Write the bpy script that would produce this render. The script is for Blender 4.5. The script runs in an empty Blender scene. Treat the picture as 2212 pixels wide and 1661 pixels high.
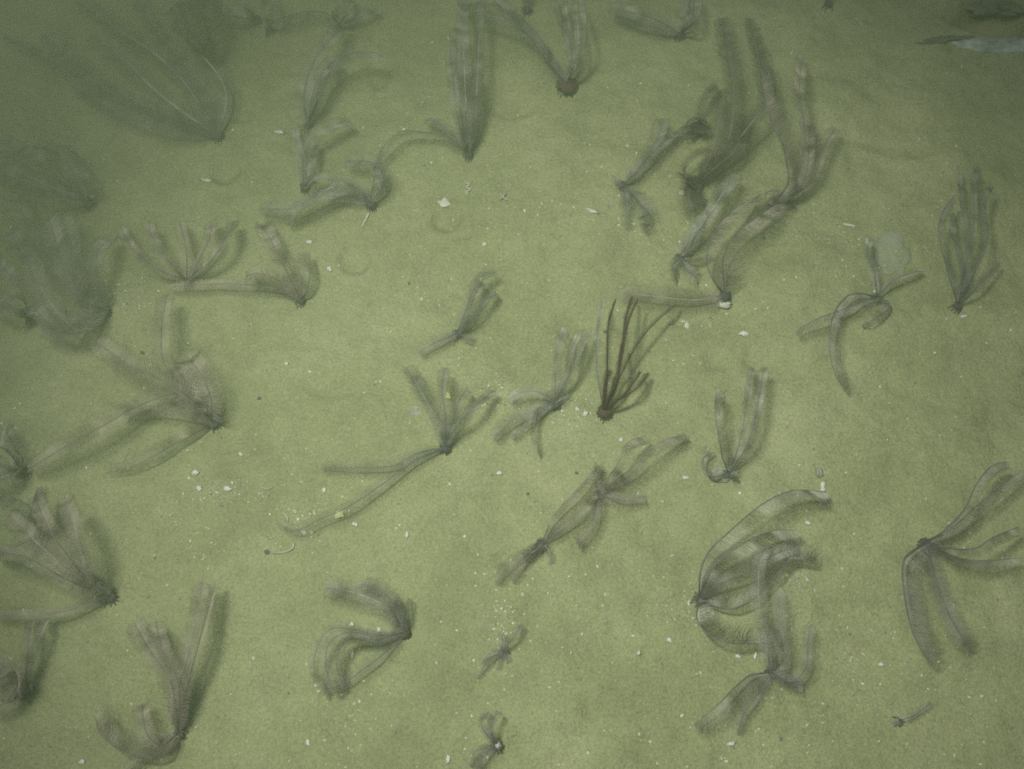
import bpy, math, random
import numpy as np
from mathutils import Vector

random.seed(7)
rng = np.random.default_rng(7)
scene = bpy.context.scene

# ------------------------------------------------------------------ camera
TILT = math.radians(24)          # camera looks down, tipped forward by this much
DIST = 1.45                      # metres of water between lens and mud at the centre
HFOV = math.radians(45)
cam_pos = Vector((0, -DIST * math.sin(TILT), DIST * math.cos(TILT)))
cd = bpy.data.cameras.new('camera')
cd.sensor_width = 36
cd.angle = HFOV
cd.clip_start = 0.02
cd.clip_end = 200
cd.dof.use_dof = True
cd.dof.focus_distance = 1.38
cd.dof.aperture_fstop = 8.0
cam = bpy.data.objects.new('camera', cd)
scene.collection.objects.link(cam)
cam.location = cam_pos
cam.rotation_euler = (TILT, 0, 0)
scene.camera = cam

# ------------------------------------------------------------------ world, daylight, survey lamp, exposure
SUN_EL, SUN_ROT = math.radians(72), math.radians(200)
w = bpy.data.worlds.new('World')
scene.world = w
w.use_nodes = True
nt = w.node_tree
sky = nt.nodes.new('ShaderNodeTexSky')
sky.sky_type = 'NISHITA'
sky.sun_disc = False
sky.sun_elevation = SUN_EL
sky.sun_rotation = SUN_ROT
nt.links.new(sky.outputs[0], nt.nodes['Background'].inputs[0])
nt.nodes['Background'].inputs[1].default_value = 0.05

sd = bpy.data.lights.new('sun', 'SUN')
sd.energy = 0.5
sd.angle = math.radians(20)
sd.color = (1.0, 0.97, 0.9)
sun = bpy.data.objects.new('sun', sd)
scene.collection.objects.link(sun)
sun.rotation_euler = (math.radians(90) - SUN_EL, 0, math.radians(180) - SUN_ROT)

# the lamp the survey camera carries: its pool of light is what the photograph shows
ld = bpy.data.lights.new('survey_lamp', 'SPOT')
ld.energy = 256
ld.spot_size = math.radians(48.5)
ld.spot_blend = 1.0
ld.shadow_soft_size = 0.09
ld.color = (0.95, 1.0, 0.90)
lamp = bpy.data.objects.new('survey_lamp', ld)
scene.collection.objects.link(lamp)
lamp.location = (-0.40, -0.28, 1.95)
aim = Vector((0.075, -0.14, 0))
lamp.rotation_euler = (aim - lamp.location).to_track_quat('-Z', 'Y').to_euler()

vs = scene.view_settings
vs.view_transform = 'Standard'
vs.look = 'None'
vs.exposure = 0.0
vs.gamma = 1.0
scene.cycles.volume_bounces = 0
scene.cycles.max_bounces = 4
scene.cycles.transparent_max_bounces = 8
scene.cycles.use_denoising = False
scene.cycles.filter_width = 1.9
scene.cycles.sample_clamp_indirect = 0.5
scene.cycles.sample_clamp_direct = 2.0
scene.cycles.caustics_reflective = False
scene.cycles.caustics_refractive = False

# ------------------------------------------------------------------ survey sheet -> sea floor
# Positions were read off a 2212 x 1661 survey sheet; spot() turns one into metres at a given height.
FW, FH = 2212.0, 1661.0
RIGHT = np.array([1.0, 0, 0])
UP = np.array([0, math.cos(TILT), math.sin(TILT)])
FWD = np.array([0, math.sin(TILT), -math.cos(TILT)])
CAM = np.array(cam_pos)
K = 2 * math.tan(HFOV / 2) / FW

def spot(x, y, z=0.0):
    d = FWD + RIGHT * ((x - FW / 2) * K) + UP * ((FH / 2 - y) * K)
    return CAM + d * ((z - CAM[2]) / d[2])

def px(p):
    """metres per sheet unit at point p"""
    return float(np.dot(np.asarray(p) - CAM, FWD)) * K

# ------------------------------------------------------------------ ground height
_tab = np.random.default_rng(3).random((256, 256))
def vnoise(x, y):
    xi, yi = np.floor(x).astype(int), np.floor(y).astype(int)
    fx, fy = x - xi, y - yi
    fx, fy = fx * fx * (3 - 2 * fx), fy * fy * (3 - 2 * fy)
    a, b = _tab[xi % 256, yi % 256], _tab[(xi + 1) % 256, yi % 256]
    c, d = _tab[xi % 256, (yi + 1) % 256], _tab[(xi + 1) % 256, (yi + 1) % 256]
    return (a * (1 - fx) + b * fx) * (1 - fy) + (c * (1 - fx) + d * fx) * fy - 0.5

# burrow pits and feeding mounds: sheet x, y, radius x, radius y, depth (m, negative = mound)
PITS = [(818, 165, 27, 34, .007), (765, 556, 36, 32, .008), (488, 372, 34, 30, .008), (962, 474, 34, 26, .007),
        (1668, 790, 60, 40, .004), (1546, 775, 30, 22, .005), (990, 632, 12, 10, .004), (930, 640, 30, 26, .003),
        (640, 265, 40, 26, .005), (270, 650, 70, 60, -.007), (1075, 850, 26, 22, .004), (1110, 225, 60, 34, .006),
        (1400, 470, 70, 30, -.004), (1720, 1260, 60, 70, -.005), (470, 1060, 70, 36, -.004), (630, 1120, 70, 50, .004),
        (1240, 900, 60, 40, -.004), (1890, 1430, 80, 60, .004), (150, 300, 90, 50, .006), (1900, 740, 120, 60, -.004),
        (1300, 1400, 70, 50, .004), (560, 1460, 60, 90, .003), (1500, 1310, 60, 50, .003), (1015, 1400, 60, 40, -.003),
        (1960, 290, 120, 50, .006), (1780, 210, 80, 40, -.006), (740, 820, 90, 40, .003), (1620, 300, 90, 60, -.004),
        (2175, 20, 100, 46, .050)]
_pr = random.Random(21)
for _k in range(46):                   # small unevenness: worm casts and dimples
    PITS.append((_pr.uniform(-40, 2250), _pr.uniform(-40, 1700), _pr.uniform(9, 24), _pr.uniform(8, 18), _pr.choice([-.0035, -.0025, .0035, .0045])))
_pit = []
for (x, y, rx, ry, dp) in PITS:
    c = spot(x, y); s = px(c)
    _pit.append((c[0], c[1], rx * s, ry * s / math.cos(TILT), dp))

def ground_z(x, y):
    x = np.asarray(x, float); y = np.asarray(y, float)
    z = 0.016 * vnoise(x * 3.1 + 9, y * 3.1 + 4) + 0.009 * vnoise(x * 11 + 40, y * 13 + 7)
    z += 0.0046 * vnoise(x * 34 + 3, y * 34) + 0.0022 * vnoise(x * 90, y * 90 + 5) + 0.0016 * vnoise(x * 160, y * 160)
    for (cx, cy, rx, ry, dp) in _pit:
        q = np.sqrt(((x - cx) / rx) ** 2 + ((y - cy) / ry) ** 2 + 1e-9)
        q = q + 0.34 * vnoise(x * 30 + cx * 7, y * 30 + cy * 5) + 0.12 * vnoise(x * 90, y * 90)
        z = z - dp * np.exp(-np.clip(q, 0, 9) ** 4) + (dp if 0 < dp < .02 else 0) * 0.24 * np.exp(-((q - 1.2) / 0.22) ** 2)
    return z

def gz(x, y):
    return float(ground_z(x, y))

# ------------------------------------------------------------------ materials
def new_mat(name):
    m = bpy.data.materials.new(name); m.use_nodes = True
    n = m.node_tree.nodes; l = m.node_tree.links
    return m, n, l, n['Principled BSDF']

def ramp(n, stops):
    r = n.new('ShaderNodeValToRGB')
    e = r.color_ramp.elements
    while len(e) < len(stops): e.new(0.5)
    for el, (p, c) in zip(e, stops):
        el.position = p; el.color = (*c, 1)
    return r

def noise(n, l, scale, detail=4, rough=0.55, coord=None):
    t = n.new('ShaderNodeTexNoise')
    t.inputs['Scale'].default_value = scale
    t.inputs['Detail'].default_value = detail
    t.inputs['Roughness'].default_value = rough
    if coord is not None: l.new(coord, t.inputs['Vector'])
    return t

def mud_material():
    m, n, l, b = new_mat('mud')
    co = n.new('ShaderNodeTexCoord').outputs['Object']
    big = noise(n, l, 4.5, 5, 0.6, co)
    r1 = ramp(n, [(0.26, (0.196, 0.204, 0.101)), (0.50, (0.252, 0.262, 0.132)), (0.74, (0.308, 0.312, 0.170))])
    l.new(big.outputs['Fac'], r1.inputs['Fac'])
    mid = noise(n, l, 21, 6, 0.7, co)
    r2 = ramp(n, [(0.3, (0.84, 0.84, 0.86)), (0.5, (1, 1, 1)), (0.72, (1.11, 1.11, 1.14))])
    l.new(mid.outputs['Fac'], r2.inputs['Fac'])
    mx = n.new('ShaderNodeMix'); mx.data_type = 'RGBA'; mx.blend_type = 'MULTIPLY'; mx.inputs[0].default_value = 1
    l.new(r1.outputs[0], mx.inputs[6]); l.new(r2.outputs[0], mx.inputs[7])
    gr = noise(n, l, 330, 3, 0.8, co)
    r3 = ramp(n, [(0.32, (0.74, 0.74, 0.76)), (0.5, (1, 1, 1)), (0.70, (1.22, 1.22, 1.24))])
    l.new(gr.outputs['Fac'], r3.inputs['Fac'])
    mg = n.new('ShaderNodeMix'); mg.data_type = 'RGBA'; mg.blend_type = 'MULTIPLY'; mg.inputs[0].default_value = 1
    l.new(mx.outputs[2], mg.inputs[6]); l.new(r3.outputs[0], mg.inputs[7]); mx = mg
    # fine shell sand and dark specks
    vo = n.new('ShaderNodeTexVoronoi'); vo.inputs['Scale'].default_value = 170
    l.new(co, vo.inputs['Vector'])
    sp = n.new('ShaderNodeMapRange'); sp.inputs[1].default_value = 0.16; sp.inputs[2].default_value = 0.05
    l.new(vo.outputs['Distance'], sp.inputs[0])
    patch = noise(n, l, 9, 3, 0.6, co)
    pr = n.new('ShaderNodeMapRange'); pr.inputs[1].default_value = 0.50; pr.inputs[2].default_value = 0.72
    l.new(patch.outputs['Fac'], pr.inputs[0])
    mu = n.new('ShaderNodeMath'); mu.operation = 'MULTIPLY'
    l.new(sp.outputs[0], mu.inputs[0]); l.new(pr.outputs[0], mu.inputs[1])
    m2 = n.new('ShaderNodeMix'); m2.data_type = 'RGBA'
    l.new(mu.outputs[0], m2.inputs[0]); l.new(mx.outputs[2], m2.inputs[6]); m2.inputs[7].default_value = (0.50, 0.48, 0.36, 1)
    vd = n.new('ShaderNodeTexVoronoi'); vd.inputs['Scale'].default_value = 95
    l.new(co, vd.inputs['Vector'])
    sd_ = n.new('ShaderNodeMapRange'); sd_.inputs[1].default_value = 0.11; sd_.inputs[2].default_value = 0.03; sd_.inputs[4].default_value = 0.4
    l.new(vd.outputs['Distance'], sd_.inputs[0])
    m3 = n.new('ShaderNodeMix'); m3.data_type = 'RGBA'
    l.new(sd_.outputs[0], m3.inputs[0]); l.new(m2.outputs[2], m3.inputs[6]); m3.inputs[7].default_value = (0.13, 0.13, 0.09, 1)
    l.new(m3.outputs[2], b.inputs['Base Color'])
    b.inputs['Roughness'].default_value = 0.95
    b.inputs['Specular IOR Level'].default_value = 0.1
    fine = noise(n, l, 260, 4, 0.7, co)
    bp = n.new('ShaderNodeBump'); bp.inputs['Strength'].default_value = 0.8; bp.inputs['Distance'].default_value = 0.004
    l.new(fine.outputs['Fac'], bp.inputs['Height']); l.new(bp.outputs[0], b.inputs['Normal'])
    return m

def tone_material(name, col, rough=0.8, mottle=60, lo=0.75, hi=1.2):
    """colour x the pigment bands carried by the mesh x mottling"""
    m, n, l, b = new_mat(name)
    at = n.new('ShaderNodeAttribute'); at.attribute_name = 'tone'
    co = n.new('ShaderNodeTexCoord').outputs['Object']
    no = noise(n, l, mottle, 3, 0.6, co)
    mr = n.new('ShaderNodeMapRange'); mr.inputs[1].default_value = 0.3; mr.inputs[2].default_value = 0.7
    mr.inputs[3].default_value = lo; mr.inputs[4].default_value = hi
    l.new(no.outputs['Fac'], mr.inputs[0])
    mu = n.new('ShaderNodeMath'); mu.operation = 'MULTIPLY'
    l.new(at.outputs['Fac'], mu.inputs[0]); l.new(mr.outputs[0], mu.inputs[1])
    vm = n.new('ShaderNodeVectorMath'); vm.operation = 'SCALE'
    vm.inputs[0].default_value = col
    l.new(mu.outputs[0], vm.inputs['Scale'])
    l.new(vm.outputs[0], b.inputs['Base Color'])
    b.inputs['Roughness'].default_value = rough
    b.inputs['Specular IOR Level'].default_value = 0.2
    return m

def plain_material(name, c1, c2, scale=120, rough=0.7, bump=0.3):
    m, n, l, b = new_mat(name)
    co = n.new('ShaderNodeTexCoord').outputs['Object']
    no = noise(n, l, scale, 4, 0.6, co)
    r = ramp(n, [(0.32, c1), (0.68, c2)])
    l.new(no.outputs['Fac'], r.inputs['Fac']); l.new(r.outputs[0], b.inputs['Base Color'])
    b.inputs['Roughness'].default_value = rough
    bp = n.new('ShaderNodeBump'); bp.inputs['Strength'].default_value = bump; bp.inputs['Distance'].default_value = 0.001
    l.new(no.outputs['Fac'], bp.inputs['Height']); l.new(bp.outputs[0], b.inputs['Normal'])
    return m

M = dict(
    mud=mud_material(),
    pinnule=tone_material('pinnule_grey', (0.220, 0.214, 0.180)),
    pinnule_warm=tone_material('pinnule_warm', (0.235, 0.205, 0.162)),
    pinnule_brown=tone_material('pinnule_brown', (0.048, 0.022, 0.019)),
    rachis=tone_material('rachis_pale', (0.21, 0.21, 0.175)),
    rachis_grey=tone_material('rachis_grey', (0.120, 0.122, 0.110)),
    rachis_brown=tone_material('rachis_brown', (0.034, 0.014, 0.012)),
    disc=tone_material('disc_grey', (0.045, 0.049, 0.050), mottle=300),
    disc_brown=tone_material('disc_brown', (0.060, 0.036, 0.032), mottle=300),
    disc_pale=tone_material('disc_pale', (0.40, 0.40, 0.35), mottle=300, lo=0.4, hi=1.2),
    cirrus=tone_material('cirrus', (0.09, 0.09, 0.08)),
    shell=plain_material('shell_white', (0.34, 0.34, 0.26), (0.66, 0.65, 0.58), 240),
    shell_cream=plain_material('shell_cream', (0.40, 0.39, 0.30), (0.52, 0.50, 0.40), 90),
    tube=plain_material('worm_tube', (0.26, 0.26, 0.17), (0.38, 0.37, 0.27), 150),
    shell_yellow=plain_material('shell_yellow', (0.42, 0.42, 0.16), (0.55, 0.54, 0.24), 200),
    grit=tone_material('grit', (0.50, 0.49, 0.39), mottle=20, lo=0.85, hi=1.1),
    pebble=plain_material('pebble_dark', (0.05, 0.05, 0.045), (0.09, 0.09, 0.08), 300),
    squirt=plain_material('squirt_pale', (0.30, 0.32, 0.27), (0.40, 0.42, 0.38), 40, 0.6),
    jelly=plain_material('jelly', (0.34, 0.36, 0.33), (0.46, 0.48, 0.45), 40, 0.4),
    slab=plain_material('slab_pale', (0.12, 0.16, 0.12), (0.34, 0.38, 0.32), 60, 0.8, 0.8),
    rubble=plain_material('rubble', (0.17, 0.17, 0.11), (0.27, 0.27, 0.18), 160, 0.9, 0.8),
    mudstone=plain_material('mudstone', (0.15, 0.155, 0.12), (0.30, 0.30, 0.22), 180, 0.9, 0.8),
    rock=plain_material('rock_dark', (0.06, 0.07, 0.045), (0.14, 0.15, 0.09), 40, 0.9),
)

M['jelly'].node_tree.nodes['Principled BSDF'].inputs['Alpha'].default_value = 0.15
# ------------------------------------------------------------------ mesh helpers
COL = scene.collection
def link(name, data, parent=None, mat=None, kind=None):
    o = bpy.data.objects.new(name, data)
    COL.objects.link(o)
    if parent is not None: o.parent = parent
    if mat is not None: data.materials.append(mat)
    if kind: o['kind'] = kind
    return o

def mesh(name, verts, faces, tone=None, smooth=True):
    me = bpy.data.meshes.new(name)
    me.from_pydata([tuple(v) for v in verts], [], faces)
    if smooth: me.shade_smooth()
    if tone is not None:
        a = me.attributes.new('tone', 'FLOAT', 'POINT')
        a.data.foreach_set('value', np.asarray(tone, np.float32))
    return me

def unit(v):
    v = np.asarray(v, float)
    return v / (np.linalg.norm(v, axis=-1, keepdims=True) + 1e-12)

def smooth_path(P, n):
    """Catmull-Rom through P, resampled to n points of even spacing"""
    P = np.asarray(P, float)
    Q = np.vstack([2 * P[0] - P[1], P, 2 * P[-1] - P[-2]])
    out = []
    for i in range(1, len(Q) - 2):
        t = np.linspace(0, 1, 24, endpoint=False)[:, None]
        a, b, c, d = Q[i - 1], Q[i], Q[i + 1], Q[i + 2]
        out.append(0.5 * (2 * b + (c - a) * t + (2 * a - 5 * b + 4 * c - d) * t ** 2 + (3 * b - a - 3 * c + d) * t ** 3))
    out = np.vstack(out + [P[-1:]])
    s = np.concatenate([[0], np.cumsum(np.linalg.norm(np.diff(out, axis=0), axis=1))])
    u = np.linspace(0, s[-1], n)
    return np.stack([np.interp(u, s, out[:, k]) for k in range(3)], 1), s[-1]

def tube(path, rad, sides=6):
    path = np.asarray(path, float); rad = np.asarray(rad, float)
    T = unit(np.gradient(path, axis=0))
    ref = np.array([0.31, 0.17, 0.93])
    A = unit(np.cross(T, ref)); B = np.cross(T, A)
    n = len(path); V = []
    for k in range(sides):
        th = 2 * math.pi * k / sides
        V.append(path + (A * math.cos(th) + B * math.sin(th)) * rad[:, None])
    V = np.stack(V, 1).reshape(-1, 3)
    F = [(i * sides + k, i * sides + (k + 1) % sides, (i + 1) * sides + (k + 1) % sides, (i + 1) * sides + k)
         for i in range(n - 1) for k in range(sides)]
    F.append(tuple(range(sides - 1, -1, -1))); F.append(tuple((n - 1) * sides + k for k in range(sides)))
    return V, F

def lump(rx, ry, rz, seg=14, rings=8, rough=0.15, seed=0, freq=3.0):
    """an uneven closed pebble-like body"""
    r = np.random.default_rng(seed); ox = r.random(2) * 50
    V = [(0, 0, -rz)]; F = []
    for i in range(1, rings):
        ph = math.pi * i / rings
        for k in range(seg):
            th = 2 * math.pi * k / seg
            q = 1 + rough * 2 * float(vnoise(np.array(ox[0] + freq * math.cos(th) * math.sin(ph) + freq), np.array(ox[1] + freq * math.sin(th) * math.sin(ph) + ph * 2)))
            V.append((rx * q * math.sin(ph) * math.cos(th), ry * q * math.sin(ph) * math.sin(th), -rz * q * math.cos(ph)))
    V.append((0, 0, rz))
    for k in range(seg):
        F.append((0, 1 + (k + 1) % seg, 1 + k))
        e = 1 + (rings - 2) * seg
        F.append((e + k, e + (k + 1) % seg, len(V) - 1))
    for i in range(rings - 2):
        for k in range(seg):
            a = 1 + i * seg
            F.append((a + k, a + (k + 1) % seg, a + seg + (k + 1) % seg, a + seg + k))
    return np.array(V), F

def thing(name, label, cat, loc, group=None):
    o = bpy.data.objects.new(name, None); COL.objects.link(o)
    o.empty_display_size = 0.02
    o.location = loc; o['label'] = label; o['category'] = cat
    if group: o['group'] = group
    return o

def tag(o, label, cat, group=None):
    o['label'] = label; o['category'] = cat
    if group: o['group'] = group
    return o

# ------------------------------------------------------------------ sea floor
def axis(lo, hi, step, far):
    core = np.arange(lo, hi + step / 2, step)
    g = step * np.cumsum(1.22 ** np.arange(1, 60)); g = g[g < far]
    return np.concatenate([(lo - g)[::-1], core, hi + g])
gx = axis(-0.86, 0.86, 0.004, 30); gy = axis(-0.62, 0.86, 0.004, 30)
X, Y = np.meshgrid(gx, gy)
Z = ground_z(X, Y)
nx, ny = len(gx), len(gy)
gm = bpy.data.meshes.new('sea_floor')
idx = np.arange(nx * ny).reshape(ny, nx)
quads = np.stack([idx[:-1, :-1], idx[:-1, 1:], idx[1:, 1:], idx[1:, :-1]], -1).reshape(-1, 4)
gm.vertices.add(nx * ny); gm.vertices.foreach_set('co', np.stack([X, Y, Z], -1).ravel())
gm.loops.add(quads.size); gm.loops.foreach_set('vertex_index', quads.ravel())
gm.polygons.add(len(quads)); gm.polygons.foreach_set('loop_start', np.arange(len(quads)) * 4)
gm.update(calc_edges=True); gm.shade_smooth()
floor = link('ground', gm, None, M['mud'], 'structure')

# ------------------------------------------------------------------ feather stars
def pinnule_mesh(path, T, N, length, half, density, seed, band, fold, shade, edge=0):
    """rows of thin tapering side branches along both flanks of an arm"""
    r = np.random.default_rng(seed)
    n = max(14, int(length / density))
    u = (np.arange(n) + 0.5) / n
    m = len(path) - 1
    ii = np.clip((u * m).astype(int), 0, m - 1); f = (u * m - ii)[:, None]
    P = path[ii] * (1 - f) + path[ii + 1] * f
    t = unit(T[ii] * (1 - f) + T[ii + 1] * f); nn = unit(N[ii] * (1 - f) + N[ii + 1] * f)
    side = unit(np.cross(t, nn))
    prof = np.clip(u / 0.10, 0.15, 1) ** 0.8 * np.clip((1.015 - u) / 0.10, 0.12, 1) ** 0.55
    # slow variation of length and pigment along the arm
    ph = r.random() * 40
    prof = prof * (1 + 0.14 * vnoise(u * length / 0.022 + ph, np.full(n, seed * 1.7)))
    tone_u = 1 + (band + .18) * 3.0 * vnoise(u * length / 0.012 + ph, np.full(n, seed * 0.9 + 3)) + 0.35 * vnoise(u * 5 + ph, np.full(n, 8.0))
    Vs, Fs, Ts = [], [], []
    off = 0
    for q_, s in enumerate((-1, 1)):
        s = edge if edge else s
        ang = 0.34 + 0.10 * (r.random(n) - 0.5) + 0.3 * vnoise(u * length / 0.03 + ph + 9 * s, np.full(n, 4.0))
        up = fold + (0.35 * (q_ - 0.5) if edge else 0) + 0.22 * (r.random(n) - 0.5) + 0.5 * vnoise(u * length / 0.035 + ph, np.full(n, 11.0 + s))
        L = ((1.85 if edge else 1.0) * half * prof * (1 + 0.07 * (r.random(n) - 0.5)))[:, None]
        d = side * s * np.cos(up)[:, None] + nn * np.sin(up)[:, None]
        d = unit(d * np.cos(ang)[:, None] + t * np.sin(ang)[:, None])
        b0 = P + d * 0.0004
        mid = P + d * L * 0.55 + nn * L * 0.05
        tip = P + d * L + t * L * 0.20 + nn * L * (0.02 + 0.12 * r.random(n))[:, None]
        w0, w1 = (0.00022, 0.00017) if edge else (0.00026, 0.00020)
        q = unit(np.cross(d, nn)); h = np.cross(q, d)
        ring = []
        for (c, ww) in ((b0, w0), (mid, w1)):
            ring += [c + q * ww, c - q * ww * 0.6 + h * ww * 0.8, c - q * ww * 0.6 - h * ww * 0.8]
        V = np.stack(ring + [tip], 1)
        Vs.append(V.reshape(-1, 3)); Ts.append(np.repeat(tone_u * (1 + 0.2 * (r.random(n) - 0.5)), 7))
        base = off + 7 * np.arange(n)[:, None]
        for a, b in ((0, 1), (1, 2), (2, 0)):
            Fs.append(base + np.array([[a, b, b + 3]])); Fs.append(base + np.array([[a, b + 3, a + 3]]))
            Fs.append(base + np.array([[a + 3, b + 3, 6]]))
        off += 7 * n
    V = np.concatenate(Vs); F = np.concatenate(Fs)
    me = bpy.data.meshes.new('pinnules')
    me.vertices.add(len(V)); me.vertices.foreach_set('co', V.ravel())
    me.loops.add(F.size); me.loops.foreach_set('vertex_index', F.ravel())
    me.polygons.add(len(F)); me.polygons.foreach_set('loop_start', np.arange(len(F)) * 3)
    me.update(calc_edges=True)
    a = me.attributes.new('tone', 'FLOAT', 'POINT')
    a.data.foreach_set('value', np.clip(np.concatenate(Ts) * shade, 0.25, 2.2).astype(np.float32))
    return me

star_no = 0
def star(label, base, arms, h=0.05, tone='grey', disc=8.0, band=0.25, pale=False, lift=0.010, cirri=11, disc_mat=None, shade=None, warm=None, dens=0.00112):
    """base: sheet position of the disc; arms: (points, width[, height[, options]])"""
    global star_no
    star_no += 1
    sd0 = star_no * 31
    r = np.random.default_rng(sd0)
    g = spot(*base); z0 = gz(g[0], g[1])
    c = spot(base[0], base[1], z0 + lift)          # the disc rides a little above the mud on its cirri
    root_xy = np.array([c[0], c[1]]); zr = gz(*root_xy)
    root = thing('feather_star', label, 'feather star', (c[0], c[1], zr), 'feather stars on the mud')
    O = np.array([c[0], c[1], zr]); s = px(c)
    shade = shade if shade is not None else 0.80 + 0.45 * r.random()
    pmat = 'pinnule_warm' if (warm if warm is not None else r.random() < .35) else 'pinnule'
    # central disc
    R = disc * s * 1.0
    V, F = lump(R, R, R * 0.5, 22, 10, 0.38, sd0, 5.0)
    V = V + (c - O)
    dm = disc_mat or ('disc_brown' if tone == 'brown' else 'disc')
    link('central_disc', mesh('central_disc', V, F, np.full(len(V), 1.0)), root, M[dm])
    # cirri: the little hooked legs that grip the mud
    CV, CF, CT = [], [], []
    for k in range(cirri):
        th = 2 * math.pi * (k + 0.6 * r.random()) / cirri
        dv = np.array([math.cos(th), math.sin(th), 0]); L = (0.002 + 0.005 * r.random())
        p0 = c - O + dv * R * 0.5 - np.array([0, 0, R * 0.2])
        e = c + dv * (R * 0.6 + L); ez = gz(e[0], e[1]) - zr
        p3 = np.array([e[0] - O[0], e[1] - O[1], ez - 0.001])
        p1 = p0 + dv * L * 0.35 + np.array([0, 0, 0.003]); p2 = p0 * 0.25 + p3 * 0.75 + np.array([0, 0, 0.004])
        path, _ = smooth_path([p0, p1, p2, p3], 9)
        v, f = tube(path, np.linspace(0.0008, 0.0004, 9), 5)
        o = sum(len(a) for a in CV)
        CV.append(v); CF += [tuple(i + o for i in q) for q in f]; CT.append(np.full(len(v), 0.8 + 0.6 * r.random()))
    if cirri:
        link('cirri', mesh('cirri', np.concatenate(CV), CF, np.concatenate(CT)), root, M['cirrus'], 'stuff')
    # arms
    for k, arm in enumerate(arms):
        pts, wd = arm[0], arm[1]
        ha = arm[2] if len(arm) > 2 and arm[2] is not None else h
        op = arm[3] if len(arm) > 3 else {}
        ra = np.random.default_rng(sd0 + 7 * k + 1)
        P2 = [tuple(base)] + [p for p in pts if math.hypot(p[0] - base[0], p[1] - base[1]) > 9]
        seg = np.concatenate([[0], np.cumsum([math.hypot(b[0] - a[0], b[1] - a[1]) for a, b in zip(P2, P2[1:])])])
        u = seg / seg[-1]
        ha = ha * (0.85 + 0.3 * ra.random())
        droop = op.get('droop', 0.25 + 0.3 * ra.random())
        P3 = []
        for (x, y), q in zip(P2, u):
            gp = spot(x, y); zz = gz(gp[0], gp[1]) if abs(gp[0]) < 2 else 0
            rise = lift + (ha - lift) * math.sin(min(1, q / 0.7) * math.pi / 2) - ha * droop * max(0, (q - 0.7) / 0.3) ** 1.5
            P3.append(spot(x, y, zz + max(rise, 0.006)))
        n = 44
        path, length = smooth_path(P3, n)
        path = path - O
        T = unit(np.gradient(path, axis=0))
        # the flat of the feather: mostly level, rolled a little and twisting along the arm
        tw = op.get('roll', 0.5 * (ra.random() - 0.5)) + np.linspace(0, 1, n) * 0.7 * (ra.random() - 0.5)
        zup = np.array([0, 0, 1.0]); S = unit(np.cross(T, zup)); N0 = np.cross(S, T)
        N = unit(N0 * np.cos(tw)[:, None] + S * np.sin(tw)[:, None])
        sc = px(path[n // 2] + O)
        brown = tone == 'brown' and not op.get('grey')
        isp = op.get('pale', pale)
        edge = op.get('edge', int(ra.choice([-1, 1])) if wd >= 22 and not isp and not brown and ra.random() < .3 else 0)
        half = wd * sc * 0.5 * (1.12 if edge else 1.3)
        if edge:                                       # feather folded shut: the stem runs along one edge
            path = path - unit(np.cross(T, N)) * edge * half * 0.8 * np.clip(np.linspace(0, 1, n) / 0.25, 0, 1)[:, None]
        rad = np.interp(np.linspace(0, 1, n), [0, .06, .5, 1], [2.2, 1.7, 1.35, 0.5]) * op.get('thick', 1.0) * max(0.55, min(1.0, wd / 26)) * 1.0e-3 * (1.2 if wd > 38 else 1.0) * 0.45
        V, F = tube(path, rad, 6)
        al = np.repeat(np.linspace(0, 1, n), 6)
        tn = (1 + 0.5 * vnoise(al * length / 0.006 + sd0, np.full(len(al), k * 3.0))) * np.interp(al, [0, .05, .2], [.35, .5, 1]) * (0.9 if edge else 1)
        ar = link('arm', mesh('arm', V, F, tn), root, M['rachis_brown' if brown else ('rachis' if isp else 'rachis_grey')])
        pm = pinnule_mesh(path, T, N, length, half, op.get('dens', dens) * (1.35 if edge else 1.0), sd0 + 7 * k + 2,
                          op.get('band', band), op.get('fold', 0.12), shade * op.get('shade', 1.0), edge)
        link('pinnules', pm, ar, M['pinnule_brown' if brown else pmat], 'stuff')
    return root

def A(*v):
    return [(v[i], v[i + 1]) for i in range(0, len(v), 2)]

# --- upper left, large stars leaning out of the light
star('huge feather star fanning pale-ribbed arms into the top left corner', (470, 292), [
    (A(400, 290, 310, 265, 220, 225, 160, 185), 35, .05), (A(370, 262, 280, 215, 180, 150, 90, 70), 42, .05),
    (A(400, 245, 330, 190, 270, 130, 200, 75), 46, .05, dict(pale=True, thick=2.2)), (A(440, 240, 400, 180, 340, 120, 250, 60, 170, 0), 46, .05, dict(pale=True, thick=2.2)),
    (A(455, 230, 430, 180, 380, 120, 330, 60, 300, 0), 42, .05), (A(485, 245, 488, 200, 470, 160, 420, 100, 380, 50), 35, .05, dict(pale=True, thick=2.2)),
    (A(330, 240, 220, 190, 110, 130, 10, 80), 38, .05)], disc=10, band=.2, shade=.85, warm=False)
star('dark wedge-shaped feather star with arms gathered upwards beside the huge pale-ribbed one', (458, 136), [
    (A(440, 105, 420, 60, 395, 0), 42, .09), (A(455, 90, 450, 40, 440, -15), 42, .09), (A(430, 112, 395, 70, 372, 15), 40, .09),
    (A(448, 95, 432, 45, 418, -10), 40, .09), (A(450, 85, 462, 40, 470, 0), 26, .09)], disc=7, band=.1, shade=.42)
star('feather star at the top edge sending narrow arms to the left, beside two dark bases', (553, 40), [
    (A(500, 36, 450, 24, 400, 6), 26), (A(530, 15, 510, -15), 20, .05, dict(pale=True)), (A(490, 20, 440, -8), 26)], disc=8)
star('small feather star with two short upright arms at the top edge', (580, 62), [
    (A(575, 30, 570, -10), 20, .05, dict(pale=True)), (A(600, 35, 592, -5), 18)], disc=8)
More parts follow.
